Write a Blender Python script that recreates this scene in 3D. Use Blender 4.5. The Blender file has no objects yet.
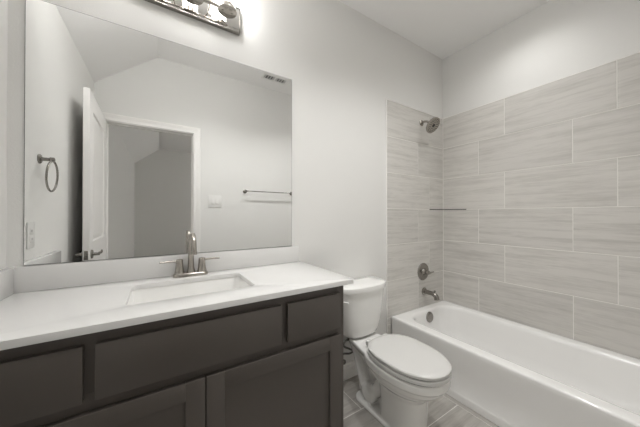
import bpy, bmesh, math, random
from mathutils import Vector, Matrix, noise

random.seed(4)
SC = bpy.context.scene
COL = SC.collection
PI = math.pi

# ------------------------------------------------------------------ camera
CAMZ = 1.229
cam_data = bpy.data.cameras.new('camera')
cam_data.sensor_width = 36.0
cam_data.lens = 36.0 * 251.28 / 640.0
cam_data.clip_start = 0.02
cam = bpy.data.objects.new('camera', cam_data)
COL.objects.link(cam)
cam.location = (-2.4236, -1.4948, CAMZ)
cam.rotation_euler = (math.radians(90.29), 0.0, math.radians(-32.41))
SC.camera = cam

# ------------------------------------------------------------------ view, world
SC.view_settings.view_transform = 'Standard'
SC.view_settings.look = 'None'
SC.view_settings.gamma = 1.0
SC.view_settings.use_curve_mapping = False
SC.view_settings.exposure = 0.1
world = bpy.data.worlds.new('World')
SC.world = world
world.use_nodes = True
bg = world.node_tree.nodes['Background']
bg.inputs['Color'].default_value = (1.0, 0.985, 0.96, 1)      # daylight that brightens the bedroom through the added window
bg.inputs['Strength'].default_value = 4.7

# ------------------------------------------------------------------ lamps of the room, one of them added for fill
LAMP_DOWN = 14.0        # recessed ceiling light above the tub
LAMP_LEFT_FILL = 41.0        # unseen ceiling light added in front of the vanity for fill
LAMP_MAIN = 40.0        # recessed ceiling light in the middle of the room
LAMP_VANITY = 20.0       # emission strength of each glowing glass shade


def light(name, kind, loc, energy, rot=(0, 0, 0), **kw):
    d = bpy.data.lights.new(name, kind)
    d.energy = energy
    for k, v in kw.items():
        setattr(d, k, v)
    o = bpy.data.objects.new(name, d)
    COL.objects.link(o)
    o.location = loc
    o.rotation_euler = rot
    return o


CEIL = 2.82
WARM = (1.0, 0.996, 0.99)
CANS = [((-0.40, -0.74), LAMP_DOWN, 150), ((-1.10, -0.78), LAMP_MAIN, 124), ((-1.95, -0.78), LAMP_LEFT_FILL, 126)]
for (lx, ly), en, cone in CANS:
    light('downlight_lamp', 'SPOT', (lx, ly, CEIL - 0.03), en, color=WARM,
          spot_size=math.radians(cone), spot_blend=1.0, shadow_soft_size=0.06)


# ------------------------------------------------------------------ materials
def new_mat(name):
    m = bpy.data.materials.new(name)
    m.use_nodes = True
    nt = m.node_tree
    b = nt.nodes['Principled BSDF']
    return m, nt, b


def srgb(r, g, b):
    def f(c):
        c /= 255.0
        return c / 12.92 if c <= 0.04045 else ((c + 0.055) / 1.055) ** 2.4
    return (f(r), f(g), f(b), 1.0)


def mat(name, color, rough=0.5, metal=0.0, bump=0.0, bscale=200.0, coat=0.0, var=0.0, vscale=6.0):
    m, nt, b = new_mat(name)
    b.inputs['Base Color'].default_value = color
    b.inputs['Roughness'].default_value = rough
    b.inputs['Metallic'].default_value = metal
    b.inputs['Coat Weight'].default_value = coat
    b.inputs['Coat Roughness'].default_value = 0.08
    tc = nt.nodes.new('ShaderNodeTexCoord')
    if var > 0:
        n = nt.nodes.new('ShaderNodeTexNoise')
        n.inputs['Scale'].default_value = vscale
        n.inputs['Detail'].default_value = 4
        nt.links.new(tc.outputs['Object'], n.inputs['Vector'])
        mx = nt.nodes.new('ShaderNodeMix')
        mx.data_type = 'RGBA'
        mx.inputs['A'].default_value = [c * (1 - var) for c in color[:3]] + [1]
        mx.inputs['B'].default_value = [min(1, c * (1 + var)) for c in color[:3]] + [1]
        nt.links.new(n.outputs['Fac'], mx.inputs['Factor'])
        nt.links.new(mx.outputs['Result'], b.inputs['Base Color'])
    if bump > 0:
        n = nt.nodes.new('ShaderNodeTexNoise')
        n.inputs['Scale'].default_value = bscale
        n.inputs['Detail'].default_value = 3
        nt.links.new(tc.outputs['Object'], n.inputs['Vector'])
        bp = nt.nodes.new('ShaderNodeBump')
        bp.inputs['Strength'].default_value = bump
        bp.inputs['Distance'].default_value = 0.003
        nt.links.new(n.outputs['Fac'], bp.inputs['Height'])
        nt.links.new(bp.outputs['Normal'], b.inputs['Normal'])
    return m


def tile_mat(name, dark, light_, streak=1.0, rough=0.42):
    """limestone-look porcelain: long veins along the tile's U direction, tone varying from tile to tile"""
    m, nt, b = new_mat(name)
    N = nt.nodes
    L = nt.links
    uv = N.new('ShaderNodeUVMap')
    uv.uv_map = 'UVMap'
    at = N.new('ShaderNodeAttribute')
    at.attribute_name = 'tone'
    mp = N.new('ShaderNodeMapping')
    mp.inputs['Scale'].default_value = (1.1, 17.0, 1.0)
    mp.inputs['Rotation'].default_value = (0, 0, 0.02)
    L.new(uv.outputs['UV'], mp.inputs['Vector'])
    n1 = N.new('ShaderNodeTexNoise')
    n1.inputs['Scale'].default_value = 1.5
    n1.inputs['Detail'].default_value = 6
    n1.inputs['Roughness'].default_value = 0.62
    n1.inputs['Distortion'].default_value = 0.25
    L.new(mp.outputs['Vector'], n1.inputs['Vector'])
    mp2 = N.new('ShaderNodeMapping')
    mp2.inputs['Scale'].default_value = (14.0, 130.0, 1.0)
    L.new(uv.outputs['UV'], mp2.inputs['Vector'])
    n2 = N.new('ShaderNodeTexNoise')
    n2.inputs['Scale'].default_value = 1.0
    n2.inputs['Detail'].default_value = 4
    L.new(mp2.outputs['Vector'], n2.inputs['Vector'])
    ramp = N.new('ShaderNodeValToRGB')
    e = ramp.color_ramp.elements
    e[0].position = 0.30
    e[0].color = dark
    e[1].position = 0.56
    e[1].color = light_
    a1 = N.new('ShaderNodeMath')
    a1.operation = 'MULTIPLY_ADD'
    a1.inputs[1].default_value = 0.34
    L.new(n2.outputs['Fac'], a1.inputs[0])
    a2 = N.new('ShaderNodeMath')
    a2.operation = 'MULTIPLY_ADD'
    a2.inputs[1].default_value = 1.0
    a2.inputs[2].default_value = -0.17
    L.new(n1.outputs['Fac'], a2.inputs[0])
    L.new(a2.outputs[0], a1.inputs[2])
    L.new(a1.outputs[0], ramp.inputs['Fac'])
    hv = N.new('ShaderNodeHueSaturation')
    ma = N.new('ShaderNodeMath')
    ma.operation = 'MULTIPLY_ADD'
    ma.inputs[1].default_value = 0.10
    ma.inputs[2].default_value = 0.95
    L.new(at.outputs['Fac'], ma.inputs[0])
    L.new(ma.outputs[0], hv.inputs['Value'])
    L.new(ramp.outputs['Color'], hv.inputs['Color'])
    L.new(hv.outputs['Color'], b.inputs['Base Color'])
    b.inputs['Roughness'].default_value = rough
    bp = N.new('ShaderNodeBump')
    bp.inputs['Strength'].default_value = 0.12
    bp.inputs['Distance'].default_value = 0.002
    L.new(n2.outputs['Fac'], bp.inputs['Height'])
    L.new(bp.outputs['Normal'], b.inputs['Normal'])
    return m


M_WALL = mat('wall_paint', srgb(236, 235, 232), 0.7, bump=0.25, bscale=160, var=0.008)
M_CEIL = mat('ceiling_paint', srgb(250, 249, 247), 0.8, bump=0.25, bscale=120)
M_TRIM = mat('trim_paint', srgb(250, 248, 245), 0.35, bump=0.03, bscale=60)
M_DOOR = mat('door_paint', srgb(249, 247, 244), 0.4, bump=0.05, bscale=90)
M_TILE = tile_mat('wall_tile', srgb(198, 195, 189), srgb(219, 216, 211))
M_FTILE = tile_mat('floor_tile', srgb(160, 155, 149), srgb(186, 182, 176), rough=0.4)
M_GROUT = mat('grout', srgb(246, 244, 239), 0.85, bump=0.2, bscale=300)
M_CARPET = mat('bedroom_carpet', srgb(140, 132, 122), 0.95, bump=0.6, bscale=500)
M_CAB = mat('cabinet_paint', srgb(86, 80, 75), 0.42, bump=0.04, bscale=80, var=0.05, vscale=3)
M_CABIN = mat('cabinet_inside', srgb(30, 28, 26), 0.7, bump=0.02)
M_QUARTZ = mat('white_quartz', srgb(229, 228, 226), 0.12, var=0.012, vscale=40)
M_PORC = mat('porcelain', srgb(246, 245, 242), 0.08, coat=0.4, var=0.004)
M_SEAT = mat('seat_plastic', srgb(224, 223, 220), 0.2, var=0.004)
M_TUB = mat('tub_enamel', srgb(249, 248, 246), 0.14, coat=0.3, var=0.004)
M_PLAST = mat('white_plastic', srgb(238, 237, 234), 0.3, var=0.004)
M_DARK = mat('dark_gap', srgb(28, 27, 26), 0.8, bump=0.01)
M_BRAID = mat('braided_steel', srgb(112, 110, 106), 0.42, 0.9, bump=0.5, bscale=900)


def nickel(name, col, rough):
    m, nt, b = new_mat(name)
    b.inputs['Base Color'].default_value = col
    b.inputs['Metallic'].default_value = 1.0
    tc = nt.nodes.new('ShaderNodeTexCoord')
    n = nt.nodes.new('ShaderNodeTexNoise')
    n.inputs['Scale'].default_value = 60
    nt.links.new(tc.outputs['Object'], n.inputs['Vector'])
    a = nt.nodes.new('ShaderNodeMath')
    a.operation = 'MULTIPLY_ADD'
    a.inputs[1].default_value = 0.06
    a.inputs[2].default_value = rough - 0.03
    nt.links.new(n.outputs['Fac'], a.inputs[0])
    nt.links.new(a.outputs[0], b.inputs['Roughness'])
    return m


M_NICKEL = nickel('brushed_nickel', srgb(178, 173, 166), 0.26)
M_DNICKEL = nickel('dark_nickel', srgb(155, 151, 146), 0.25)
M_PLATE = nickel('polished_nickel', srgb(212, 210, 207), 0.06)


def mirror_mat():
    m, nt, b = new_mat('mirror_glass')
    b.inputs['Base Color'].default_value = (0.90, 0.905, 0.90, 1)
    b.inputs['Metallic'].default_value = 1.0
    b.inputs['Roughness'].default_value = 0.0
    return m


M_MIRROR = mirror_mat()


def glow_mat(name, strength, col):
    m, nt, b = new_mat(name)
    b.inputs['Base Color'].default_value = (0.9, 0.9, 0.88, 1)
    b.inputs['Roughness'].default_value = 0.3
    b.inputs['Emission Color'].default_value = col
    b.inputs['Emission Strength'].default_value = strength
    return m


m_, nt_, b_ = new_mat('shelf_glass')
b_.inputs['Base Color'].default_value = srgb(225, 232, 228)
b_.inputs['Roughness'].default_value = 0.05
b_.inputs['Alpha'].default_value = 0.10
M_SGLASS = m_
M_SEDGE = mat('shelf_glass_edge', srgb(70, 72, 68), 0.2, var=0.01)


M_GLOW = glow_mat('lit_frosted_glass', LAMP_VANITY, (1.0, 0.996, 0.99, 1))
M_LED = glow_mat('lit_lens', 6.0, (1.0, 0.97, 0.92, 1))


# ------------------------------------------------------------------ mesh helpers
def box(bm, x0, x1, y0, y1, z0, z1, bev=0.0, seg=2):
    r = bmesh.ops.create_cube(bm, size=1.0)
    vs = r['verts']
    for v in vs:
        v.co = Vector(((x0 + x1) / 2 + v.co.x * abs(x1 - x0), (y0 + y1) / 2 + v.co.y * abs(y1 - y0),
                       (z0 + z1) / 2 + v.co.z * abs(z1 - z0)))
    if bev > 0:
        es = list({e for v in vs for e in v.link_edges})
        bmesh.ops.bevel(bm, geom=es, offset=bev, segments=seg, profile=0.5, affect='EDGES')


def loft(bm, rings, cap0=True, cap1=True, closed=True):
    """skin a list of rings (lists of points, same length)"""
    vr = [[bm.verts.new(p) for p in r] for r in rings]
    n = len(vr[0])
    for a, b in zip(vr, vr[1:]):
        for i in range(n if closed else n - 1):
            j = (i + 1) % n
            try:
                bm.faces.new((a[i], a[j], b[j], b[i]))
            except ValueError:
                pass
    if cap0:
        bm.faces.new(list(reversed(vr[0])))
    if cap1:
        bm.faces.new(vr[-1])
    return vr


def rrect(cx, cy, hx, hy, r, z, n=8):
    r = min(r, hx - 1e-4, hy - 1e-4)
    pts = []
    for k, (sx, sy) in enumerate(((1, 1), (-1, 1), (-1, -1), (1, -1))):
        for i in range(n):
            a = k * PI / 2 + (PI / 2) * i / (n - 1)
            pts.append(Vector((cx + sx * (hx - r) + r * math.cos(a), cy + sy * (hy - r) + r * math.sin(a), z)))
    return pts


def frame_of(d):
    d = d.normalized()
    up = Vector((0, 0, 1)) if abs(d.z) < 0.9 else Vector((1, 0, 0))
    a = d.cross(up).normalized()
    return a, d.cross(a).normalized()


def lathe(bm, origin, axis, prof, n=32, cap0=True, cap1=True):
    """prof: (distance along the axis, radius)"""
    o = Vector(origin)
    d = Vector(axis).normalized()
    a, b = frame_of(d)
    rings = []
    for t, r in prof:
        r = max(r, 1e-4)
        rings.append([o + d * t + (a * math.cos(2 * PI * i / n) + b * math.sin(2 * PI * i / n)) * r for i in range(n)])
    loft(bm, rings, cap0, cap1)


def smooth_path(pts, sub=8):
    P = [Vector(p) for p in pts]
    out = []
    for i in range(len(P) - 1):
        p0 = P[max(i - 1, 0)]
        p1, p2 = P[i], P[i + 1]
        p3 = P[min(i + 2, len(P) - 1)]
        for k in range(sub):
            t = k / sub
            out.append(0.5 * ((2 * p1) + (-p0 + p2) * t + (2 * p0 - 5 * p1 + 4 * p2 - p3) * t * t
                              + (-p0 + 3 * p1 - 3 * p2 + p3) * t ** 3))
    out.append(P[-1])
    return out


def tube(bm, pts, r, n=14, sub=8, smooth=True):
    P = smooth_path(pts, sub) if smooth else [Vector(p) for p in pts]
    m = len(P)
    rr = r if callable(r) else (lambda t: r)
    tang = [(P[min(i + 1, m - 1)] - P[max(i - 1, 0)]).normalized() for i in range(m)]
    a, b = frame_of(tang[0])
    rings = []
    for i in range(m):
        if i:
            q = tang[i - 1].rotation_difference(tang[i])
            a = q @ a
            b = q @ b
        R = rr(i / (m - 1))
        rings.append([P[i] + (a * math.cos(2 * PI * k / n) + b * math.sin(2 * PI * k / n)) * R for k in range(n)])
    loft(bm, rings)


def obj(name, bm, m, parent=None, smooth=True, world_pos=None, bevel=0.0):
    bmesh.ops.recalc_face_normals(bm, faces=bm.faces)
    me = bpy.data.meshes.new(name)
    bm.to_mesh(me)
    bm.free()
    ms = m if isinstance(m, (list, tuple)) else [m]
    for x in ms:
        me.materials.append(x)
    if smooth:
        for p in me.polygons:
            p.use_smooth = True
        me.set_sharp_from_angle(angle=math.radians(38))
    o = bpy.data.objects.new(name, me)
    COL.objects.link(o)
    if parent is not None:
        o.parent = parent
        o.matrix_parent_inverse = parent_world(parent).inverted()
    return o


def parent_world(p):
    m = p.matrix_basis.copy()
    q = p
    while q.parent is not None:
        m = parent_world(q.parent) @ q.matrix_parent_inverse @ m
        return m
    return m


def origin(o, loc):
    """move a mesh thing's origin without moving its surface"""
    loc = Vector(loc)
    o.data.transform(Matrix.Translation(-loc))
    o.location = loc
    return o


def tag(o, label, cat, group=None):
    o['label'] = label
    o['category'] = cat
    if group:
        o['group'] = group
    return o


def thing(name, label, cat, loc, group=None):
    o = bpy.data.objects.new(name, None)
    o.empty_display_size = 0.05
    COL.objects.link(o)
    o.location = loc
    return tag(o, label, cat, group)


def struct(name, bm, m, smooth=False, parent=None):
    o = obj(name, bm, m, parent, smooth=smooth)
    o['kind'] = 'structure'
    return o


def B():
    return bmesh.new()


# ------------------------------------------------------------------ dimensions
XL = -2.935            # left wall
DW = -1.534            # door wall (room side)
DWB = -1.65            # door wall (bedroom side)
XR = 0.0               # right wall behind the tile face
ZS = 2.43              # height where the slope meets the left wall
XP = -2.449            # where the slope becomes flat
OX0, OX1, OZ = -2.850, -2.130, 2.095      # door opening
BY = -5.75             # far wall of the bedroom
BX = 1.2               # right wall of the bedroom

# ------------------------------------------------------------------ shell
bm = B()
box(bm, XL - 0.1, XR + 0.112, 0.0, 0.1, -0.1, 3.0)
struct('wall_back', bm, M_WALL)
bm = B()
box(bm, 0.012, 0.112, DWB, 0.0, -0.1, 3.0)
struct('wall_right', bm, M_WALL)
bm = B()
box(bm, XL - 0.1, XL, BY - 0.1, 0.0, -0.1, 2.6)
struct('wall_left', bm, M_WALL)
# door wall with its opening (left pier, right pier, head)
bm = B()
box(bm, XL, OX0 - 0.018, DWB, DW, -0.1, 3.0)
box(bm, OX1 + 0.018, 0.012, DWB, DW, -0.1, 3.0)
box(bm, OX0 - 0.018, OX1 + 0.018, DWB, DW, OZ + 0.018, 3.0)
struct('wall_front', bm, M_WALL)

# vaulted ceiling: slope from the left wall up to a flat part (runs through bathroom and bedroom)
bm = B()
xs = [(XL - 0.1, ZS - 0.1 * (CEIL - ZS) / (XP - XL)), (XP, CEIL), (BX + 0.1, CEIL), (BX + 0.1, CEIL + 0.12),
      (XP - 0.03, CEIL + 0.12), (XL - 0.1, ZS + 0.09)]
loft(bm, [[Vector((x, y, z)) for x, z in xs] for y in (0.1, BY - 0.1)])
struct('ceiling', bm, M_CEIL)

# bedroom walls with an unseen window, added to let daylight in
bm = B()
box(bm, XL - 0.1, BX + 0.1, BY - 0.1, BY, -0.1, 3.0)
struct('wall_bedroom_far', bm, M_WALL)
bm = B()
WY0, WY1, WZ0, WZ1 = -4.9, -3.1, 0.9, 2.2
box(bm, BX, BX + 0.1, BY, WY0, -0.1, 3.0)
box(bm, BX, BX + 0.1, WY1, DWB, -0.1, 3.0)
box(bm, BX, BX + 0.1, WY0, WY1, -0.1, WZ0)
box(bm, BX, BX + 0.1, WY0, WY1, WZ1, 3.0)
struct('wall_bedroom_right', bm, M_WALL)
bm = B()
box(bm, 0.112, BX + 0.1, DWB, DWB + 0.1, -0.1, 3.0)
struct('wall_bedroom_near', bm, M_WALL)
bm = B()
for z in (WZ0, (WZ0 + WZ1) / 2, WZ1 - 0.05):
    box(bm, BX + 0.02, BX + 0.07, WY0, WY1, z, z + 0.05)
for y in (WY0, (WY0 + WY1) / 2 - 0.025, WY1 - 0.05):
    box(bm, BX + 0.02, BX + 0.07, y, y + 0.05, WZ0, WZ1)
struct('added_window_1', bm, M_TRIM)


# ------------------------------------------------------------------ tile surfaces
def tiles(bm, place, spans, gap, thick, grout=True):
    """spans: (u0,u1,v0,v1) rectangles in the surface's own plane; place(u,v,h) -> point. Bevelled slabs over a grout bed."""
    uvl = bm.loops.layers.uv.get('UVMap') or bm.loops.layers.uv.new('UVMap')
    tl = bm.loops.layers.float_color.get('tone') or bm.loops.layers.float_color.new('tone')
    g = gap / 2
    bv = 0.0012
    for u0, u1, v0, v1 in spans:
        a0, a1, b0, b1 = u0 + g, u1 - g, v0 + g, v1 - g
        t = random.random()
        ou, ov = random.uniform(0, 50), random.uniform(0, 50)
        low = [(a0, b0), (a1, b0), (a1, b1), (a0, b1)]
        top = [(a0 + bv, b0 + bv), (a1 - bv, b0 + bv), (a1 - bv, b1 - bv), (a0 + bv, b1 - bv)]
        vl = [bm.verts.new(place(u, v, 0.0005)) for u, v in low]
        vm = [bm.verts.new(place(u, v, thick - bv)) for u, v in low]
        vt = [bm.verts.new(place(u, v, thick)) for u, v in top]
        fs = [(bm.faces.new(vt), top)]
        for i in range(4):
            j = (i + 1) % 4
            fs.append((bm.faces.new((vm[i], vm[j], vt[j], vt[i])), [low[i], low[j], top[j], top[i]]))
            fs.append((bm.faces.new((vl[i], vl[j], vm[j], vm[i])), [low[i], low[j], low[j], low[i]]))
        for f, uv in fs:
            f.material_index = 0
            for l, (u, v) in zip(f.loops, uv):
                l[uvl].uv = (u + ou, v + ov)
                l[tl] = (t, t, t, 1)


def rows_joints(u_lo, u_hi, z_hi, z_lo, row, joints, length):
    sp = []
    i = 0
    z = z_hi
    while z > z_lo + 0.005:
        z2 = max(z - row, z_lo)
        j0 = joints[i % 2]
        js = []
        k = math.floor((u_lo - j0) / length)
        while j0 + k * length < u_hi:
            js.append(j0 + k * length)
            k += 1
        edges = [u_lo] + [j for j in js if u_lo + 0.02 < j < u_hi - 0.02] + [u_hi]
        for a, b in zip(edges, edges[1:]):
            sp.append((a, b, z2, z))
        z = z2
        i += 1
    return sp


TZ = 2.205             # top of the wall tile
TX = -0.809            # left edge of the tile on the back wall
GAP = 0.0045


def grout_box(x0, x1, y0, y1, z0, z1):
    def f(bm):
        n0 = len(bm.faces)
        box(bm, x0, x1, y0, y1, z0, z1)
        bm.faces.ensure_lookup_table()
        for fc in bm.faces[n0:]:
            fc.material_index = 1
    return f


def tile_struct(name, place, spans, gb, m=None, gap=GAP, thick=0.009):
    bm = B()
    tiles(bm, place, spans, gap, thick)
    gb(bm)
    return struct(name, bm, [m or M_TILE, M_GROUT])


# surfaces: tile faces lie at x = 0 (right), y = -0.009 (back); the grout bed sits 1.5 mm below the faces
tile_struct('trim_1', lambda u, v, h: (0.011 - h * 1.2, u, v),
            rows_joints(DW + 0.011, -0.011, TZ, 0.30, 0.308, (-0.55, -0.3466), 0.6145),
            grout_box(0.0019, 0.0125, DW, 0.0, 0.30, TZ))['label'] = 'large stone-look tiles on the right wall above the tub'
tile_struct('trim_2', lambda u, v, h: (u, -h, v),
            [(a if a > TX + 0.01 else TX, b, c, d) for a, b, c, d in
             rows_joints(TX, -0.002, TZ, 0.30, 0.308, (-0.225, -0.396), 0.6145)] +
            [(TX, -0.768, 0.0, 0.149), (TX, -0.768, 0.149, 0.30)],
            lambda bm: (grout_box(TX, -0.0, -0.0072, 0.0, 0.30, TZ)(bm),
                        grout_box(TX, -0.768, -0.0072, 0.0, 0.0, 0.30)(bm)))['label'] = \
    'large stone-look tiles on the back wall around the shower'
tile_struct('trim_3', lambda u, v, h: (u, DW + h, v),
            rows_joints(TX, -0.002, TZ, 0.30, 0.308, (-0.225, -0.396), 0.6145),
            grout_box(TX, 0.0, DW, DW + 0.0072, 0.30, TZ))['label'] = 'large stone-look tiles on the wall at the foot of the tub'
bm = B()
box(bm, TX - 0.006, TX, -0.0105, 0.0, 0.0, TZ + 0.004, 0.001)
box(bm, TX, 0.0, -0.0105, 0.0, TZ, TZ + 0.004, 0.001)
box(bm, 0.0, 0.0125, DW, 0.0, TZ, TZ + 0.004, 0.001)
struct('trim_4', bm, M_TRIM)['label'] = 'thin pale edging around the shower tile'

# floor: stone-look planks 0.61 long running along y, plus a cut strip against the tub
bm = B()
fsp = []
FC = 0.3073
fj = [-1.345, -1.14, -0.935]
y1 = -0.287 + FC
k = 0
while y1 > DWB:
    ya_, yb_ = max(y1 - FC, DWB), min(y1, 0.0)
    j0 = (-1.345, -1.14, -1.345 - 0.03, -1.14)[k % 4]
    xs_ = sorted([j0 + 0.6145 * q for q in range(-4, 4) if XL + 0.02 < j0 + 0.6145 * q < -0.82])
    ed = [XL] + xs_ + [-0.797]
    for a, b in zip(ed, ed[1:]):
        fsp.append((a, b, ya_, yb_))
    y1 -= FC
    k += 1
tiles(bm, lambda u, v, h: (u, v, h - 0.009), fsp, 0.004, 0.009)
tiles(bm, lambda u, v, h: (v, u, h - 0.009), [(-0.92, 0.0, -0.797, -0.70), (DWB, -0.92, -0.797, -0.70)], 0.003, 0.009)
grout_box(XL, 0.112, DWB, 0.0, -0.1, -0.0014)(bm)
struct('floor', bm, [M_FTILE, M_GROUT])
bm = B()
box(bm, XL, BX, BY, DWB, -0.1, 0.004)
struct('floor_bedroom', bm, M_CARPET)


# ------------------------------------------------------------------ baseboards
def board(bm, p0, p1, nrm, h=0.11, t=0.014):
    """profiled baseboard between two wall points; nrm points into the room"""
    p0, p1, nrm = Vector(p0), Vector(p1), Vector(nrm)
    prof = [(0, 0), (t, 0), (t, h - 0.03), (t - 0.003, h - 0.024), (t - 0.004, h - 0.012), (t - 0.009, h), (0, h)]
    loft(bm, [[p + nrm * a + Vector((0, 0, b)) for a, b in prof] for p in (p0, p1)])


bm = B()
board(bm, (-1.68, 0, 0), (TX - 0.006, 0, 0), (0, -1, 0))
struct('baseboard_back', bm, M_TRIM)
bm = B()
board(bm, (XL, -0.575, 0), (XL, DW, 0), (1, 0, 0))
struct('baseboard_left', bm, M_TRIM)
bm = B()
board(bm, (OX1 + 0.078, DW, 0), (-0.775, DW, 0), (0, 1, 0))
struct('baseboard_front', bm, M_TRIM)


# ------------------------------------------------------------------ door frame and casing
def casing(bm, side, y0, sgn):
    """moulded casing around the opening on one face of the wall"""
    w = 0.067
    prof = [(0.0, 0.0), (0.0, 0.010), (0.006, 0.014), (0.016, 0.012), (0.030, 0.0125), (0.046, 0.017), (0.060, 0.019),
            (w - 0.004, 0.018), (w, 0.013), (w, 0.0)]
    r = 0.006
    paths = []
    for d, h in prof:
        x0 = OX0 - r - d
        x1 = OX1 + r + d
        x0 = max(x0, XL + 0.001)
        z1 = OZ + r + d
        y = y0 + sgn * h
        paths.append([(x0, y, 0.0), (x0, y, z1), (x1, y, z1), (x1, y, 0.0)])
    rings = [[Vector(p[i]) for p in paths] for i in range(4)]
    loft(bm, rings)


bm = B()
casing(bm, 0, DW, 1)
struct('trim_5', bm, M_TRIM)['label'] = 'white moulded casing around the doorway'
bm = B()
for x0, x1, z0, z1 in ((OX0 - 0.018, OX0, 0, OZ + 0.018), (OX1, OX1 + 0.018, 0, OZ + 0.018), (OX0, OX1, OZ, OZ + 0.018)):
    box(bm, x0, x1, DWB - 0.001, DW + 0.001, z0, z1, 0.001)
for x0, x1, z0, z1 in ((OX0, OX0 + 0.010, 0, OZ), (OX1 - 0.010, OX1, 0, OZ), (OX0, OX1, OZ - 0.010, OZ)):
    box(bm, x0, x1, DWB + 0.035, DWB + 0.07, z0, z1, 0.002)
struct('trim_6', bm, M_TRIM)['label'] = 'white door jamb with its stop'

# ------------------------------------------------------------------ open door leaf
DXF, DXB = -2.845, -2.880       # leaf faces (room side, wall side)
DY0, DY1 = -1.506, -0.790
DZ0, DZ1 = 0.012, 2.088


def panel_leaf(bm, x_face, x_mid, sgn, y0, y1, z0, z1, panels, dep=0.010):
    """one face of a leaf with sunk and raised panels; normal along sgn*x"""
    ys = [y0] + [v for p in panels[:1] for v in p[:2]] + [y1]
    # stiles
    def slab(a, b, c, d):
        box(bm, min(x_face, x_mid), max(x_face, x_mid), a, b, c, d)
    py0, py1 = panels[0][0], panels[0][1]
    slab(y0, py0, z0, z1)
    slab(py1, y1, z0, z1)
    zs = [z0]
    for p in panels:
        zs += [p[2], p[3]]
    zs.append(z1)
    for i in range(0, len(zs), 2):
        slab(py0, py1, zs[i], zs[i + 1])
    for a, b, c, d in panels:
        rings = []
        for ins, dd in ((0, 0), (0.006, dep), (0.018, dep), (0.036, 0.002), (0.04, 0.002)):
            x = x_face - sgn * dd
            rings.append([Vector((x, a + ins, c + ins)), Vector((x, b - ins, c + ins)), Vector((x, b - ins, d - ins)),
                          Vector((x, a + ins, d - ins))])
        loft(bm, rings, cap0=False, cap1=True)


door = thing('door', 'white two-panel door swung open against the left wall', 'door', (-2.86, -1.52, 0.0))
door.name = 'door_1'
door['kind'] = 'structure'
DOOR_TURN = math.radians(-1.3)
bm = B()
pan = [(DY0 + 0.115, DY1 - 0.115, 0.24, 0.83), (DY0 + 0.115, DY1 - 0.115, 1.04, 1.965)]
xm = (DXF + DXB) / 2
panel_leaf(bm, DXF, xm, 1, DY0, DY1, DZ0, DZ1, pan)
panel_leaf(bm, DXB, xm, -1, DY0, DY1, DZ0, DZ1, pan)
obj('door_leaf', bm, M_DOOR, door, smooth=False)


def lever(sgn, xface, par):
    z, y = 0.955, DY1 - 0.062
    bm = B()
    lathe(bm, (xface, y, z), (sgn, 0, 0), [(0, 0.031), (0.005, 0.031), (0.009, 0.027), (0.010, 0.011), (0.034, 0.010),
                                           (0.044, 0.011), (0.047, 0.006)], 28)
    tube(bm, [(xface + sgn * 0.038, y + 0.002, z), (xface + sgn * 0.040, y - 0.035, z + 0.003),
              (xface + sgn * 0.043, y - 0.085, z - 0.001), (xface + sgn * 0.040, y - 0.128, z + 0.010)],
         lambda t: 0.0095 - 0.0035 * t, 12)
    return obj('door_handle', bm, M_DNICKEL, par)


lever(1, DXF, door)
lever(-1, DXB, door)
bm = B()
box(bm, DXB + 0.007, DXF - 0.007, DY1 - 0.0005, DY1 + 0.0012, 0.925, 0.985)
box(bm, DXB + 0.011, DXF - 0.011, DY1, DY1 + 0.009, 0.947, 0.964, 0.002)
obj('latch_plate', bm, M_DNICKEL, door)
for z in (0.25, 1.05, 1.83):
    bm = B()
    lathe(bm, (DXF + 0.001, DY0 - 0.004, z), (0, 0, 1), [(0, 0.0055), (0.09, 0.0055)], 12)
    obj('hinge', bm, M_DOOR, door)

piv = Matrix.Translation((DXF, DY0, 0)) @ Matrix.Rotation(DOOR_TURN, 4, 'Z') @ Matrix.Translation((-DXF, -DY0, 0))
door.matrix_basis = piv @ door.matrix_basis

# ------------------------------------------------------------------ vanity cabinet
VX0, VX1 = XL + 0.001, -1.681
VYF = -0.535
CT0, CT1 = 0.898, 0.920
cab = thing('vanity_cabinet', 'dark charcoal shaker vanity cabinet under the white countertop', 'cabinet', (-2.31, -0.27, 0.0))
bm = B()
box(bm, VX0, VX1, -0.46, -0.002, 0.0, 0.10)                     # toe kick body
box(bm, VX1 - 0.018, VX1, VYF + 0.02, -0.002, 0.0, CT0 - 0.0)   # right side panel
box(bm, VX0, VX0 + 0.018, VYF + 0.02, -0.002, 0.10, CT0)
box(bm, VX0, VX1 - 0.018, VYF + 0.02, -0.002, 0.10, 0.118)
obj('carcass', bm, M_CAB, cab, smooth=False)
bm = B()
# face frame
FX = [-2.895, -2.620, -2.566, -2.020, -1.968, -1.704]
fz0, fz1 = 0.10, CT0
box(bm, VX0, -2.872, VYF, VYF + 0.02, fz0, fz1, 0.0008)
box(bm, -1.722, VX1, VYF, VYF + 0.02, fz0, fz1, 0.0008)
box(bm, -2.872, -1.722, VYF, VYF + 0.02, 0.845, fz1, 0.0008)
box(bm, -2.872, -1.722, VYF, VYF + 0.02, 0.650, 0.722, 0.0008)
box(bm, -2.872, -1.722, VYF, VYF + 0.02, fz0, 0.14, 0.0008)
box(bm, -2.620, -2.566, VYF, VYF + 0.02, 0.722, 0.845, 0.0008)
box(bm, -2.022, -1.968, VYF, VYF + 0.02, 0.722, 0.845, 0.0008)
box(bm, -2.315, -2.265, VYF, VYF + 0.02, 0.14, 0.655, 0.0008)
obj('face_frame', bm, M_CAB, cab, smooth=False)
FT = 0.019


def slab_front(x0, x1, z0, z1, name):
    bm = B()
    box(bm, x0, x1, VYF - FT, VYF - 0.0005, z0, z1, 0.0022, 2)
    return obj(name, bm, M_CAB, cab)


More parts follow.
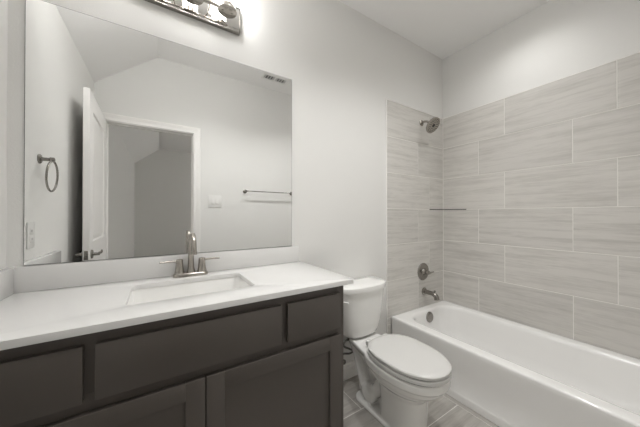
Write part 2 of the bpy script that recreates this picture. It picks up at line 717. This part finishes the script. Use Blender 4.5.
slab_front(-2.880, -2.605, 0.704, 0.863, 'drawer')['label'] = 'left drawer front'
slab_front(-2.579, -2.009, 0.704, 0.863, 'false_drawer_front')['label'] = 'wide fixed front below the sink'
slab_front(-1.981, -1.711, 0.704, 0.863, 'drawer')['label'] = 'right drawer front'


def shaker(x0, x1, z0, z1):
    bm = B()
    w = 0.060
    y0, y1 = VYF - FT, VYF - 0.0005
    box(bm, x0, x0 + w, y0, y1, z0, z1, 0.0016)
    box(bm, x1 - w, x1, y0, y1, z0, z1, 0.0016)
    box(bm, x0 + w, x1 - w, y0, y1, z1 - w, z1, 0.0012)
    box(bm, x0 + w, x1 - w, y0, y1, z0, z0 + w, 0.0012)
    box(bm, x0 + w - 0.003, x1 - w + 0.003, y0 + 0.010, y1, z0 + w - 0.003, z1 - w + 0.003)
    return obj('cabinet_door', bm, M_CAB, cab)


shaker(-2.880, -2.2915, 0.115, 0.671)
shaker(-2.2885, -1.711, 0.115, 0.671)

# ------------------------------------------------------------------ countertop with undermount sink
SX, SY = -2.298, -0.270          # sink centre
SHX, SHY = 0.228, 0.148
top = thing('vanity_countertop', 'white quartz countertop with a rectangular sink cut-out', 'countertop', (-2.31, -0.28, CT0))
bm = B()
CX0, CX1, CYF = XL + 0.001, -1.636, -0.560
cx, cy = (CX0 + CX1) / 2, CYF / 2
hx, hy = (CX1 - CX0) / 2, -CYF / 2 - 0.001


def slab_hole(bm, z0, z1):
    """rounded slab with a rounded hole, all edges slightly eased"""
    o = lambda d, z: rrect(cx, cy, hx - d, hy - d, 0.004, z, 7)
    i = lambda d, z: rrect(SX, SY, SHX + d, SHY + d, 0.028, z, 7)
    e = 0.0016
    rings = [i(0, z0), o(0, z0), o(0, z1 - e), o(e * 0.3, z1 - e * 0.3), o(e, z1), i(e, z1), i(e * 0.3, z1 - e * 0.3),
             i(0, z1 - e), i(0, z0)]
    loft(bm, rings, cap0=False, cap1=False)
    bmesh.ops.remove_doubles(bm, verts=bm.verts, dist=1e-6)


slab_hole(bm, CT0, CT1)
obj('counter_slab', bm, M_QUARTZ, top)
bm = B()
box(bm, CX0, -1.650, -0.020, -0.001, CT1, 1.0225, 0.0015)
obj('backsplash', bm, M_QUARTZ, top)
bm = B()
box(bm, CX0, CX0 + 0.027, CYF + 0.012, -0.0205, CT1, 1.0225, 0.0015)
obj('side_splash', bm, M_QUARTZ, top)

sink = thing('sink_basin', 'white rectangular undermount sink set in the countertop', 'sink', (SX, SY, CT0 - 0.15))
bm = B()
rings = []
for d, z, r in ((0.024, CT0 - 0.0005, 0.05), (0.004, CT0 - 0.0005, 0.032), (0.001, CT0 - 0.004, 0.030), (-0.010, 0.80, 0.034),
                (-0.020, 0.772, 0.04), (-0.040, 0.762, 0.05), (-0.09, 0.758, 0.05), (-0.125, 0.756, 0.02)):
    rings.append(rrect(SX, SY, SHX + d, SHY + d, r, z, 7))
loft(bm, rings, cap0=False, cap1=True)
rings = []
for d, z, r in ((0.024, CT0 - 0.0005, 0.05), (0.024, CT0 - 0.012, 0.05), (0.006, CT0 - 0.02, 0.04), (-0.002, 0.80, 0.04), (-0.03, 0.748, 0.05), (-0.12, 0.744, 0.03)):
    rings.append(rrect(SX, SY, SHX + d, SHY + d, r, z, 7))
loft(bm, rings, cap0=False, cap1=True)
bmesh.ops.remove_doubles(bm, verts=bm.verts, dist=1e-5)
obj('basin', bm, M_PORC, sink)
bm = B()
lathe(bm, (SX, SY, 0.756), (0, 0, 1), [(0, 0.030), (0.003, 0.030), (0.004, 0.026), (0.002, 0.02), (0.006, 0.016), (0.008, 0.0)], 28)
obj('drain', bm, M_NICKEL, sink)

# ------------------------------------------------------------------ sink faucet
FXC, FYC = -2.292, -0.062
fa = thing('sink_faucet', 'brushed nickel two-handle gooseneck faucet on the countertop', 'faucet', (FXC, FYC, CT1))
bm = B()
rings = [rrect(FXC, FYC, 0.080, 0.026, 0.026, CT1, 10), rrect(FXC, FYC, 0.080, 0.026, 0.026, CT1 + 0.010, 10),
         rrect(FXC, FYC, 0.077, 0.023, 0.023, CT1 + 0.016, 10), rrect(FXC, FYC, 0.060, 0.018, 0.018, CT1 + 0.019, 10)]
loft(bm, rings)
obj('base_plate', bm, M_NICKEL, fa)
bm = B()
arc = [(FXC, FYC, CT1 + 0.015), (FXC, FYC, CT1 + 0.08), (FXC, FYC, CT1 + 0.148)]
for k in range(1, 9):
    a = PI * k / 8 * 0.97
    arc.append((FXC + 0.003 * k / 8, FYC - 0.052 + 0.052 * math.cos(a), CT1 + 0.158 + 0.052 * math.sin(a)))
arc.append((FXC + 0.004, FYC - 0.105, CT1 + 0.128))
tube(bm, arc, lambda t: 0.0145 - 0.003 * min(1, t * 1.6), 20, 5)
lathe(bm, (FXC + 0.004, FYC - 0.105, CT1 + 0.134), (0, 0, -1), [(0, 0.0115), (0.002, 0.0125), (0.014, 0.0125), (0.015, 0.009)], 20)
lathe(bm, (FXC, FYC, CT1 + 0.012), (0, 0, 1), [(0, 0.022), (0.006, 0.021), (0.03, 0.0155), (0.07, 0.0138)], 24)
obj('spout', bm, M_NICKEL, fa)
for s in (-1, 1):
    hx_ = FXC + s * 0.051
    bm = B()
    lathe(bm, (hx_, FYC, CT1 + 0.014), (0, 0, 1), [(0, 0.0225), (0.004, 0.023), (0.022, 0.0195), (0.045, 0.0172), (0.056, 0.0165),
                                                   (0.066, 0.0165), (0.072, 0.0150), (0.074, 0.011)], 24)
    ho = obj('handle', bm, M_NICKEL, fa)
    bm = B()
    tube(bm, [(hx_ - s * 0.004, FYC, CT1 + 0.075), (hx_ + s * 0.03, FYC - 0.006, CT1 + 0.079), (hx_ + s * 0.084, FYC - 0.016, CT1 + 0.080)],
         lambda t: 0.0065 - 0.002 * t, 12)
    obj('lever', bm, M_NICKEL, ho)
bm = B()
tube(bm, [(FXC, FYC + 0.022, CT1 + 0.012), (FXC, FYC + 0.022, CT1 + 0.055)], 0.0025, 8)
lathe(bm, (FXC, FYC + 0.022, CT1 + 0.052), (0, 0, 1), [(0, 0.004), (0.004, 0.0055), (0.010, 0.005), (0.012, 0.002)], 14)
obj('lift_rod', bm, M_NICKEL, fa)

# ------------------------------------------------------------------ mirror
MX0, MX1, MZ0, MZ1 = -2.887, -1.697, 1.0245, 2.116
mir = thing('wall_mirror', 'large frameless rectangular mirror on the wall above the vanity', 'mirror', ((MX0 + MX1) / 2, -0.003, MZ0))
bm = B()
box(bm, MX0, MX1, -0.0052, -0.0012, MZ0, MZ1)
obj('backing', bm, M_DARK, mir, smooth=False)
bm = B()
rings = [[Vector((MX0 + d, y, MZ0 + d)), Vector((MX1 - d, y, MZ0 + d)), Vector((MX1 - d, y, MZ1 - d)), Vector((MX0 + d, y, MZ1 - d))]
         for d, y in ((0.0016, -0.0052), (0.0016, -0.0064))]
loft(bm, rings)
obj('mirror_glass', bm, M_MIRROR, mir, smooth=False)

# ------------------------------------------------------------------ vanity light
vl = thing('vanity_light', 'polished nickel bath bar light with glowing glass shades above the mirror', 'light', (-2.29, -0.012, 2.35))
bm = B()
PX0, PX1, PZ0, PZ1 = -2.540, -2.040, 2.283, 2.418
box(bm, PX0, PX1, -0.022, -0.001, PZ0, PZ1, 0.002)
obj('back_plate', bm, M_PLATE, vl)
bm = B()
box(bm, PX0 - 0.003, PX1 + 0.003, -0.024, -0.001, PZ0 - 0.006, PZ0, 0.001)
box(bm, PX0 - 0.003, PX1 + 0.003, -0.024, -0.001, PZ1, PZ1 + 0.006, 0.001)
box(bm, PX1, PX1 + 0.005, -0.024, -0.001, PZ0, PZ1, 0.001)
box(bm, PX0 - 0.005, PX0, -0.024, -0.001, PZ0, PZ1, 0.001)
obj('plate_rim', bm, M_DNICKEL, vl)
bm = B()
BZ = 2.325
tube(bm, [(-2.455, -0.10, BZ), (-2.125, -0.10, BZ)], 0.009, 14, smooth=False)
for x in (-2.37, -2.21):
    tube(bm, [(x, -0.020, BZ), (x, -0.10, BZ)], 0.0035, 12, smooth=False)
obj('arm', bm, M_NICKEL, vl)
for x in (-2.455, -2.29, -2.125):
    bm = B()
    lathe(bm, (x, -0.10, BZ - 0.013), (0, 0, 1), [(0, 0.010), (0.001, 0.046), (0.003, 0.049), (0.008, 0.049), (0.011, 0.042), (0.034, 0.038), (0.036, 0.03)], 36)
    for a in range(6):
        ca, sa = math.cos(a * PI / 3), math.sin(a * PI / 3)
        box(bm, x + ca * 0.024 - 0.004, x + ca * 0.024 + 0.004, -0.10 + sa * 0.024 - 0.004, -0.10 + sa * 0.024 + 0.004, BZ - 0.0150, BZ - 0.0118, 0.001)
    cup = obj('socket_cup', bm, M_NICKEL, vl)
    bm = B()
    lathe(bm, (x, -0.10, BZ + 0.022), (0, 0, 1), [(0, 0.036), (0.004, 0.040), (0.10, 0.042), (0.135, 0.042), (0.137, 0.036), (0.13, 0.036), (0.02, 0.033)], 36, cap0=True, cap1=False)
    obj('glass_shade', bm, M_GLOW, cup)

# ------------------------------------------------------------------ towel ring on the left wall
tr = thing('towel_ring', 'nickel towel ring hanging on the left wall beside the vanity', 'towel ring', (XL, -0.30, 1.50))
RY, RZ = -0.322, 1.508
bm = B()
lathe(bm, (XL, RY, RZ), (1, 0, 0), [(0, 0.024), (0.004, 0.024), (0.008, 0.020), (0.010, 0.009), (0.036, 0.0085), (0.040, 0.012),
                                   (0.054, 0.012), (0.057, 0.007)], 24)
obj('post', bm, M_DNICKEL, tr)
bm = B()
R = 0.076
tube(bm, [(XL + 0.047 + 0.004 * math.cos(a), RY + R * math.sin(a), RZ - 0.008 - R + R * math.cos(a)) for a in [2 * PI * i / 40 for i in range(41)]],
     0.0048, 10, smooth=False)
obj('ring', bm, M_DNICKEL, tr)

# ------------------------------------------------------------------ towel bar on the door wall
tb = thing('towel_bar', 'slim nickel towel bar on the wall opposite the mirror', 'towel bar', (-1.268, DW, 1.505))
TBZ = 1.508
for x in (-1.573, -0.963):
    bm = B()
    lathe(bm, (x, DW, TBZ), (0, 1, 0), [(0, 0.024), (0.004, 0.024), (0.008, 0.020), (0.010, 0.009), (0.055, 0.0085), (0.058, 0.012),
                                       (0.072, 0.012), (0.075, 0.007)], 24)
    obj('post', bm, M_DNICKEL, tb)
bm = B()
tube(bm, [(-1.573, DW + 0.064, TBZ), (-0.963, DW + 0.064, TBZ)], 0.0065, 12, smooth=False)
obj('bar', bm, M_DNICKEL, tb)

# ------------------------------------------------------------------ switch and outlet plates
sw = thing('light_switch', 'white double rocker switch plate on the wall beside the doorway', 'light switch', (-1.909, DW, 1.378))
bm = B()
sx, sz = -1.909, 1.378
box(bm, sx - 0.070, sx + 0.070, DW, DW + 0.006, sz - 0.068, sz + 0.068, 0.002)
obj('wall_plate', bm, M_PLAST, sw)
for k in (-1, 1):
    bm = B()
    x = sx + k * 0.023
    box(bm, x - 0.0165, x + 0.0165, DW + 0.0055, DW + 0.0095, sz - 0.033, sz + 0.033, 0.0015)
    box(bm, x - 0.012, x + 0.012, DW + 0.009, DW + 0.0125, sz - 0.028, sz - 0.002, 0.001)
    obj('rocker', bm, M_PLAST, sw)

ou = thing('wall_outlet', 'white duplex outlet on the left wall above the side splash', 'outlet', (XL, -0.221, 1.13))
oy, oz = -0.221, 1.134
bm = B()
box(bm, XL, XL + 0.006, oy - 0.037, oy + 0.037, oz - 0.060, oz + 0.060, 0.002)
obj('wall_plate', bm, M_PLAST, ou)
for k in (-1, 1):
    bm = B()
    z = oz + k * 0.0195
    box(bm, XL + 0.0055, XL + 0.0078, oy - 0.0165, oy + 0.0165, z - 0.0145, z + 0.0145, 0.001)
    rc = obj('receptacle', bm, M_PLAST, ou)
    bm = B()
    box(bm, XL + 0.0076, XL + 0.0080, oy - 0.008, oy - 0.006, z - 0.004, z + 0.006)
    box(bm, XL + 0.0076, XL + 0.0080, oy + 0.006, oy + 0.008, z - 0.004, z + 0.006)
    obj('slots', bm, M_DARK, rc, smooth=False)

# ------------------------------------------------------------------ ceiling register
cv = thing('ceiling_vent', 'white ceiling air vent with two louvred openings', 'vent', (-1.30, -1.275, CEIL))
VA, VB, VC, VD = -1.445, -1.150, -1.335, -1.215
bm = B()
zt = CEIL - 0.0002
for x0, x1, y0, y1 in ((VA, VB, VC, VC + 0.018), (VA, VB, VD - 0.018, VD), (VA, VA + 0.02, VC + 0.018, VD - 0.018),
                       (VB - 0.02, VB, VC + 0.018, VD - 0.018), ((VA + VB) / 2 - 0.01, (VA + VB) / 2 + 0.01, VC + 0.018, VD - 0.018)):
    box(bm, x0, x1, y0, y1, zt - 0.008, zt)
obj('frame', bm, M_PLAST, cv, smooth=False)
bm = B()
box(bm, VA + 0.015, VB - 0.015, VC + 0.015, VD - 0.015, zt - 0.001, zt)
obj('duct_opening', bm, M_DARK, cv, smooth=False)
for a, b in ((VA + 0.02, (VA + VB) / 2 - 0.01), ((VA + VB) / 2 + 0.01, VB - 0.02)):
    bm = B()
    for k in range(4):
        x = a + (b - a) * (k + 0.5) / 4
        ring = [(x - 0.004, -0.001), (x - 0.003, -0.001), (x + 0.0035, -0.007), (x + 0.0025, -0.007)]
        loft(bm, [[Vector((p, y, zt + q)) for p, q in ring] for y in (VC + 0.018, VD - 0.018)])
    obj('louvres', bm, M_PLAST, cv, smooth=False)

# ------------------------------------------------------------------ recessed ceiling lights (trim rings around the lamps)
for x, y, lab in ((-0.40, -0.74, 'round white recessed ceiling light above the bathtub'),
                  (-1.10, -0.78, 'round white recessed ceiling light above the toilet'),
                  (-1.95, -0.78, 'round white recessed ceiling light added in front of the vanity for fill')):
    dl = thing('recessed_light', lab, 'ceiling light', (x, y, CEIL), 'recessed ceiling lights')
    bm = B()
    lathe(bm, (x, y, CEIL - 0.0002), (0, 0, -1), [(0, 0.085), (0.006, 0.082), (0.008, 0.072), (0.003, 0.066), (0.0, 0.066)], 40, cap0=False, cap1=False)
    obj('trim_ring', bm, M_PLAST, dl)
    bm = B()
    lathe(bm, (x, y, CEIL - 0.0002), (0, 0, -1), [(0, 0.066), (0.003, 0.066), (0.0035, 0.03), (0.004, 0.0)], 40)
    obj('lens', bm, M_LED, dl)

# ------------------------------------------------------------------ bathtub
tub = thing('bathtub', 'white alcove bathtub along the tiled right wall', 'bathtub', (-0.38, -0.76, 0.0))
UX0, UX1, UY0, UY1 = -0.765, -0.0015, -1.5225, -0.0115
ucx, ucy = (UX0 + UX1) / 2, (UY0 + UY1) / 2
uhx, uhy = (UX1 - UX0) / 2, (UY1 - UY0) / 2
RIM = 0.368
N = 14
bm = B()


def outer(d, z, r=0.006):
    return rrect(ucx, ucy, uhx - d, uhy - (d if d > 0 else d * 0), r, z, N)


def inner(x0, x1, y0, y1, r, z):
    return rrect((x0 + x1) / 2, (y0 + y1) / 2, (x1 - x0) / 2, (y1 - y0) / 2, r, z, N)


rings = [outer(0.004, 0.0), outer(0.004, 0.040), outer(0.006, 0.048), outer(0.011, 0.056), outer(0.004, 0.20), outer(0.001, RIM - 0.045),
         outer(0.0, RIM - 0.034), outer(0.0, RIM - 0.014), outer(0.0015, RIM - 0.006), outer(0.006, RIM - 0.0015, 0.012), outer(0.013, RIM, 0.018),
         inner(-0.690, -0.068, -1.462, -0.072, 0.150, RIM),
         inner(-0.676, -0.082, -1.448, -0.086, 0.148, RIM - 0.003),
         inner(-0.668, -0.090, -1.440, -0.094, 0.146, RIM - 0.012),
         inner(-0.662, -0.096, -1.430, -0.099, 0.144, RIM - 0.030),
         inner(-0.650, -0.108, -1.400, -0.106, 0.140, 0.26),
         inner(-0.636, -0.122, -1.350, -0.118, 0.136, 0.17),
         inner(-0.620, -0.138, -1.300, -0.134, 0.130, 0.11),
         inner(-0.600, -0.158, -1.270, -0.154, 0.120, 0.082),
         inner(-0.570, -0.188, -1.235, -0.185, 0.110, 0.069),
         inner(-0.50, -0.26, -1.15, -0.27, 0.08, 0.062)]
loft(bm, rings)
obj('tub_body', bm, M_TUB, tub)
bm = B()
od = Vector((0, -1, 0.12)).normalized()
lathe(bm, (-0.366, -0.1010, 0.304), od, [(0, 0.047), (0.006, 0.047), (0.011, 0.043), (0.013, 0.031), (0.015, 0.029), (0.015, 0.0)], 32)
obj('overflow_plate', bm, M_DNICKEL, tub)
bm = B()
lathe(bm, (-0.372, -0.30, 0.0620), (0, 0, 1), [(0, 0.036), (0.003, 0.035), (0.004, 0.028), (0.008, 0.024), (0.011, 0.0)], 28)
obj('drain', bm, M_DNICKEL, tub)

# ------------------------------------------------------------------ tub valve and spout
FY = -0.009            # face of the back wall's tiles
tv = thing('shower_valve', 'round nickel shower valve with a lever handle on the tile', 'shower valve', (-0.328, FY, 0.695))
bm = B()
vx, vz = -0.328, 0.693
lathe(bm, (vx, FY, vz), (0, -1, 0), [(0, 0.081), (0.004, 0.081), (0.009, 0.077), (0.012, 0.060), (0.013, 0.032), (0.020, 0.028),
                                     (0.034, 0.0265), (0.036, 0.018)], 44)
obj('escutcheon', bm, M_DNICKEL, tv)
bm = B()
lathe(bm, (vx, FY - 0.030, vz), (0, -1, 0), [(0, 0.018), (0.012, 0.019), (0.034, 0.018), (0.038, 0.012), (0.052, 0.010), (0.055, 0.006)], 28)
tube(bm, [(vx, FY - 0.052, vz), (vx + 0.030, FY - 0.056, vz - 0.002), (vx + 0.080, FY - 0.060, vz - 0.002)], lambda t: 0.0075 - 0.003 * t, 12)
obj('handle', bm, M_DNICKEL, tv)

ts = thing('tub_spout', 'nickel tub spout projecting from the tile above the bathtub', 'tub spout', (-0.305, FY, 0.505))
bm = B()
px, pz = -0.312, 0.505
lathe(bm, (px, FY, pz), (0, -1, 0), [(0, 0.036), (0.006, 0.036), (0.011, 0.030), (0.014, 0.021)], 28)
tube(bm, [(px, FY - 0.006, pz), (px, FY - 0.05, pz), (px, FY - 0.085, pz), (px, FY - 0.110, pz - 0.006), (px, FY - 0.125, pz - 0.022), (px, FY - 0.132, pz - 0.046)],
     lambda t: 0.0200 + (0.003 * min(1, max(0, t * 2 - 0.7))), 22)
obj('spout_body', bm, M_DNICKEL, ts)
bm = B()
lathe(bm, (px, FY - 0.108, pz + 0.006), (0, -0.15, 1), [(0, 0.006), (0.014, 0.006), (0.016, 0.010), (0.024, 0.010), (0.027, 0.005)], 16)
obj('diverter_knob', bm, M_DNICKEL, ts)

# ------------------------------------------------------------------ shower head
sh = thing('shower_fixture', 'round nickel shower head on a short arm high on the tile', 'shower head', (-0.345, FY, 2.10))
hx0, hz0 = -0.345, 2.095
bm = B()
lathe(bm, (hx0, FY, hz0), (0, -1, 0), [(0, 0.029), (0.003, 0.029), (0.008, 0.022), (0.011, 0.012)], 28)
obj('flange', bm, M_NICKEL, sh)
bm = B()
tube(bm, [(hx0, FY - 0.005, hz0), (hx0, FY - 0.035, hz0 + 0.003), (hx0, FY - 0.065, hz0 - 0.008), (hx0 - 0.001, FY - 0.086, hz0 - 0.030)], 0.0105, 16)
obj('shower_arm', bm, M_NICKEL, sh)
hd = Vector((0.0, -0.76, -0.60)).normalized()
bm = B()
hs = Vector((hx0 - 0.001, FY - 0.080, hz0 - 0.026))
lathe(bm, hs, hd, [(-0.004, 0.010), (0.0, 0.014), (0.012, 0.016), (0.020, 0.022), (0.030, 0.055), (0.040, 0.070), (0.050, 0.0735), (0.056, 0.0725),
                   (0.058, 0.068), (0.058, 0.0)], 44)
head = obj('head', bm, M_NICKEL, sh)
bm = B()
a_, b_ = frame_of(hd)
fc = hs + hd * 0.058
for rad, n in ((0.058, 22), (0.044, 16), (0.030, 10)):
    for k in range(n):
        t = 2 * PI * k / n
        p = fc + (a_ * math.cos(t) + b_ * math.sin(t)) * rad
        lathe(bm, p, hd, [(0, 0.0036), (0.002, 0.0030)], 8)
lathe(bm, fc, hd, [(0, 0.016), (0.0015, 0.015)], 20)
nz = obj('nozzles', bm, M_DARK, head)
nz['label'] = 'dark rubber nozzles'

# ------------------------------------------------------------------ corner shelf
bm = B()
pts = [(-0.0015, -0.0105), (-0.226, -0.0105)]
for k in range(1, 12):
    t = k / 12
    pts.append((-0.226 + 0.2245 * t , -0.0105 - 0.2300 * t))
pts.append((-0.0015, -0.2405))
rings = [[Vector((x, y, z)) for x, y in pts] for z in (1.276, 1.277, 1.2835)]
loft(bm, rings)
for f in bm.faces:
    f.normal_update()
    f.material_index = 1 if (abs(f.normal.z) < 0.5 and f.calc_center_median().x < -0.01 and f.calc_center_median().y < -0.02) else 0
o = obj('corner_shelf', bm, [M_SGLASS, M_SEDGE], None, smooth=False)
origin(o, (-0.1, -0.1, 1.2745))
tag(o, 'thin glass corner shelf in the tiled shower corner', 'shelf')

# ------------------------------------------------------------------ toilet
TXC = -1.207
to = thing('toilet', 'white two-piece elongated toilet between the vanity and the bathtub', 'toilet', (TXC, -0.42, 0.0))


def egg(fb, ff, hw, z, n=56, sq=2.2, mid=0.47, back=2.6):
    """elongated outline: fb/ff back/front distances from the wall, hw half width"""
    fm = fb + (ff - fb) * mid
    pts = []
    for i in range(n):
        a = 2 * PI * i / n
        c, s = math.cos(a), math.sin(a)
        if s >= 0:
            e = 2.0 / sq
            x = hw * math.copysign(abs(c) ** e, c)
            f = fm + (ff - fm) * abs(s) ** e
        else:
            e = 2.0 / back
            x = hw * math.copysign(abs(c) ** e, c)
            f = fm - (fm - fb) * abs(s) ** e
        pts.append(Vector((TXC + x, -f, z)))
    return pts


# bowl, pedestal, trapway and foot grown into one surface
bm = B()
loft(bm, [egg(0.395, 0.628, 0.106, 0.0, sq=2.6, back=6), egg(0.395, 0.628, 0.106, 0.03, sq=2.6, back=6), egg(0.395, 0.634, 0.106, 0.14, sq=2.5, back=6),
          egg(0.385, 0.640, 0.108, 0.205, sq=2.4, back=5), egg(0.35, 0.662, 0.122, 0.235), egg(0.31, 0.700, 0.148, 0.262), egg(0.275, 0.736, 0.168, 0.295),
          egg(0.265, 0.746, 0.173, 0.318), egg(0.255, 0.762, 0.182, 0.330), egg(0.255, 0.762, 0.182, 0.366), egg(0.260, 0.758, 0.179, 0.373)])
# sloping shoulders between bowl and tank, deck that carries the tank
def wedge(hb, hf, yb, yf, z, r=0.03, n=5):
    """rounded trapezoid, narrow at the wall and wide at the bowl"""
    P = [(hb, yb), (-hb, yb), (-hf, yf), (hf, yf)]
    pts = []
    for k in range(4):
        p = Vector((TXC + P[k][0], P[k][1], z))
        a = Vector((TXC + P[k - 1][0], P[k - 1][1], z))
        b = Vector((TXC + P[(k + 1) % 4][0], P[(k + 1) % 4][1], z))
        p0, p1 = p + (a - p).normalized() * r, p + (b - p).normalized() * r
        for q in range(n):
            t = q / (n - 1)
            pts.append(p0 * (1 - t) ** 2 + p * 2 * t * (1 - t) + p1 * t * t)
    return pts


loft(bm, [wedge(0.045, 0.080, -0.07, -0.36, 0.24), wedge(0.055, 0.110, -0.05, -0.38, 0.30), wedge(0.080, 0.150, -0.035, -0.39, 0.345),
          wedge(0.086, 0.160, -0.03, -0.40, 0.362), wedge(0.082, 0.156, -0.033, -0.40, 0.3715)])
# core web, foot plate
loft(bm, [rrect(TXC, -0.29, 0.036, 0.16, 0.03, 0.0), rrect(TXC, -0.28, 0.034, 0.16, 0.03, 0.14), rrect(TXC, -0.27, 0.040, 0.16, 0.03, 0.26),
          rrect(TXC, -0.25, 0.070, 0.16, 0.04, 0.32)])
loft(bm, [rrect(TXC, -0.355, 0.120, 0.190, 0.07, 0.0), rrect(TXC, -0.355, 0.120, 0.190, 0.07, 0.014), rrect(TXC, -0.355, 0.112, 0.182, 0.065, 0.021)])
# trapway standing out on both flanks
for s in (-1, 1):
    xo = TXC + s * 0.050
    tube(bm, [(xo, -0.40, 0.250), (xo, -0.375, 0.185), (xo, -0.335, 0.115), (xo, -0.285, 0.078), (xo, -0.235, 0.095), (xo, -0.205, 0.160), (xo, -0.180, 0.230),
              (xo, -0.150, 0.290), (xo, -0.12, 0.345)], lambda t: 0.040, 18, 5)
    lathe(bm, (TXC + s * 0.045, -0.285, 0.078), (s, 0, 0), [(0, 0.060), (0.034, 0.060), (0.048, 0.050), (0.054, 0.032), (0.056, 0.0)], 28)
bo = obj('bowl', bm, M_PORC, to)
rm = bo.modifiers.new('grow', 'REMESH')
rm.mode = 'VOXEL'
rm.voxel_size = 0.005
rm.use_smooth_shade = True
smo = bo.modifiers.new('soften', 'SMOOTH')
smo.factor = 0.6
smo.iterations = 6

bm = B()
loft(bm, [egg(0.290, 0.763, 0.176, 0.3780), egg(0.286, 0.767, 0.180, 0.381), egg(0.286, 0.767, 0.180, 0.398), egg(0.290, 0.763, 0.176, 0.4005)])
obj('seat', bm, M_SEAT, to)
bm = B()
loft(bm, [egg(0.298, 0.761, 0.176, 0.4060), egg(0.294, 0.765, 0.179, 0.408), egg(0.293, 0.766, 0.1795, 0.421), egg(0.299, 0.760, 0.175, 0.4265),
          egg(0.325, 0.735, 0.152, 0.4300), egg(0.40, 0.66, 0.09, 0.431)])
obj('seat_lid', bm, M_SEAT, to)
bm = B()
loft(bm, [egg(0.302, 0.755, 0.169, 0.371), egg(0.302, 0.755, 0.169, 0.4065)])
bump = obj('seat_gap_shadow', bm, M_DARK, to)  # black filler, puts the shadow of the seat gaps into the colour
bump['label'] = 'dark filler standing for the shadow between seat, lid and bowl'
for s in (-1, 1):
    bm = B()
    box(bm, TXC + s * 0.075 - 0.020, TXC + s * 0.075 + 0.020, -0.300, -0.274, 0.386, 0.418, 0.008, 3)
    obj('hinge', bm, M_SEAT, to)


def dshape(hw, yb, yf, z, n=22, ex=2.7):
    """tank outline: nearly straight back, bowed front"""
    pts = []
    ym = yb - (yb - yf) * 0.38
    for i in range(n):
        a = PI * i / (n - 1)
        c, s = math.cos(a), math.sin(a)
        pts.append(Vector((TXC + hw * math.copysign(abs(c) ** (2 / ex), c), ym + (yf - ym) * abs(s) ** (2 / ex), z)))
    r = 0.02
    for sx, sa in ((-1, 0), (1, 0)):
        for i in range(5):
            a = PI / 2 * i / 4
            if sx < 0:
                pts.append(Vector((TXC - hw + r - r * math.cos(a), yb - r + r * math.sin(a), z)))
            else:
                pts.append(Vector((TXC + hw - r + r * math.sin(a), yb - r + r * math.cos(a), z)))
    return pts


YB = -0.016
bm = B()
loft(bm, [dshape(0.085, YB - 0.03, -0.150, 0.3725), dshape(0.122, YB - 0.014, -0.176, 0.377), dshape(0.150, YB - 0.004, -0.192, 0.394), dshape(0.166, YB, -0.202, 0.425),
          dshape(0.180, YB, -0.207, 0.48), dshape(0.202, YB, -0.214, 0.62), dshape(0.211, YB, -0.218, 0.698)])
obj('tank', bm, M_PORC, to)
bm = B()
loft(bm, [dshape(0.211, YB, -0.219, 0.6985), dshape(0.221, YB + 0.004, -0.229, 0.7025), dshape(0.223, YB + 0.004, -0.231, 0.726), dshape(0.220, YB + 0.003, -0.228, 0.736),
          dshape(0.208, YB - 0.008, -0.216, 0.742), dshape(0.12, YB - 0.05, -0.15, 0.744)])
obj('tank_lid', bm, M_PORC, to)
bm = B()
lathe(bm, (TXC - 0.200, -0.150, 0.660), (-0.9, -0.4, 0), [(0, 0.013), (0.016, 0.013), (0.020, 0.009)], 20)
tube(bm, [(TXC - 0.214, -0.156, 0.660), (TXC - 0.212, -0.19, 0.658), (TXC - 0.190, -0.222, 0.656)], lambda t: 0.0055, 10)
obj('flush_lever', bm, M_PLAST, to)
for s in (-1, 1):
    bm = B()
    lathe(bm, (TXC + s * 0.088, -0.31, 0.020), (0, 0, 1), [(0, 0.014), (0.010, 0.013), (0.016, 0.009), (0.018, 0.0)], 18)
    obj('bolt_cap', bm, M_PLAST, to)

# ------------------------------------------------------------------ water supply
ws = thing('water_supply_valve', 'angle stop valve with a curled braided hose beside the toilet', 'water valve', (-1.345, -0.0, 0.20))
wx, wz = -1.345, 0.205
bm = B()
lathe(bm, (wx, -0.0005, wz), (0, -1, 0), [(0, 0.028), (0.003, 0.027), (0.006, 0.012)], 24)
obj('wall_flange', bm, M_NICKEL, ws)
bm = B()
tube(bm, [(wx, -0.004, wz), (wx, -0.075, wz)], 0.0085, 12, smooth=False)
lathe(bm, (wx, -0.062, wz), (0, -1, 0), [(0, 0.012), (0.024, 0.012), (0.026, 0.008)], 16)
lathe(bm, (wx, -0.074, wz), (0, 0, 1), [(-0.008, 0.010), (0.024, 0.009), (0.026, 0.012), (0.036, 0.012)], 16)
obj('valve_body', bm, M_DNICKEL, ws)
bm = B()
lathe(bm, (wx, -0.088, wz), (0, -1, 0), [(0, 0.006), (0.010, 0.006), (0.012, 0.017), (0.020, 0.017), (0.022, 0.012)], 18)
obj('valve_knob', bm, M_DNICKEL, ws)
bm = B()
HX, HY = TXC - 0.098, -0.112
tube(bm, [(wx, -0.074, wz + 0.030), (wx + 0.012, -0.086, wz + 0.046), (wx + 0.055, -0.100, wz + 0.042), (wx + 0.078, -0.108, wz + 0.055),
          (wx + 0.045, -0.112, wz + 0.082), (wx + 0.002, -0.114, wz + 0.108), (wx - 0.010, -0.114, wz + 0.130), (wx + 0.012, -0.114, wz + 0.150),
          (HX - 0.004, HY, wz + 0.148), (HX, HY, 0.362)], 0.0065, 12, 8)
obj('hose', bm, M_BRAID, ws)
bm = B()
lathe(bm, (HX, HY, 0.354), (0, 0, 1), [(0, 0.011), (0.003, 0.014), (0.015, 0.014), (0.017, 0.012)], 12)
obj('coupling_nut', bm, M_DNICKEL, ws)
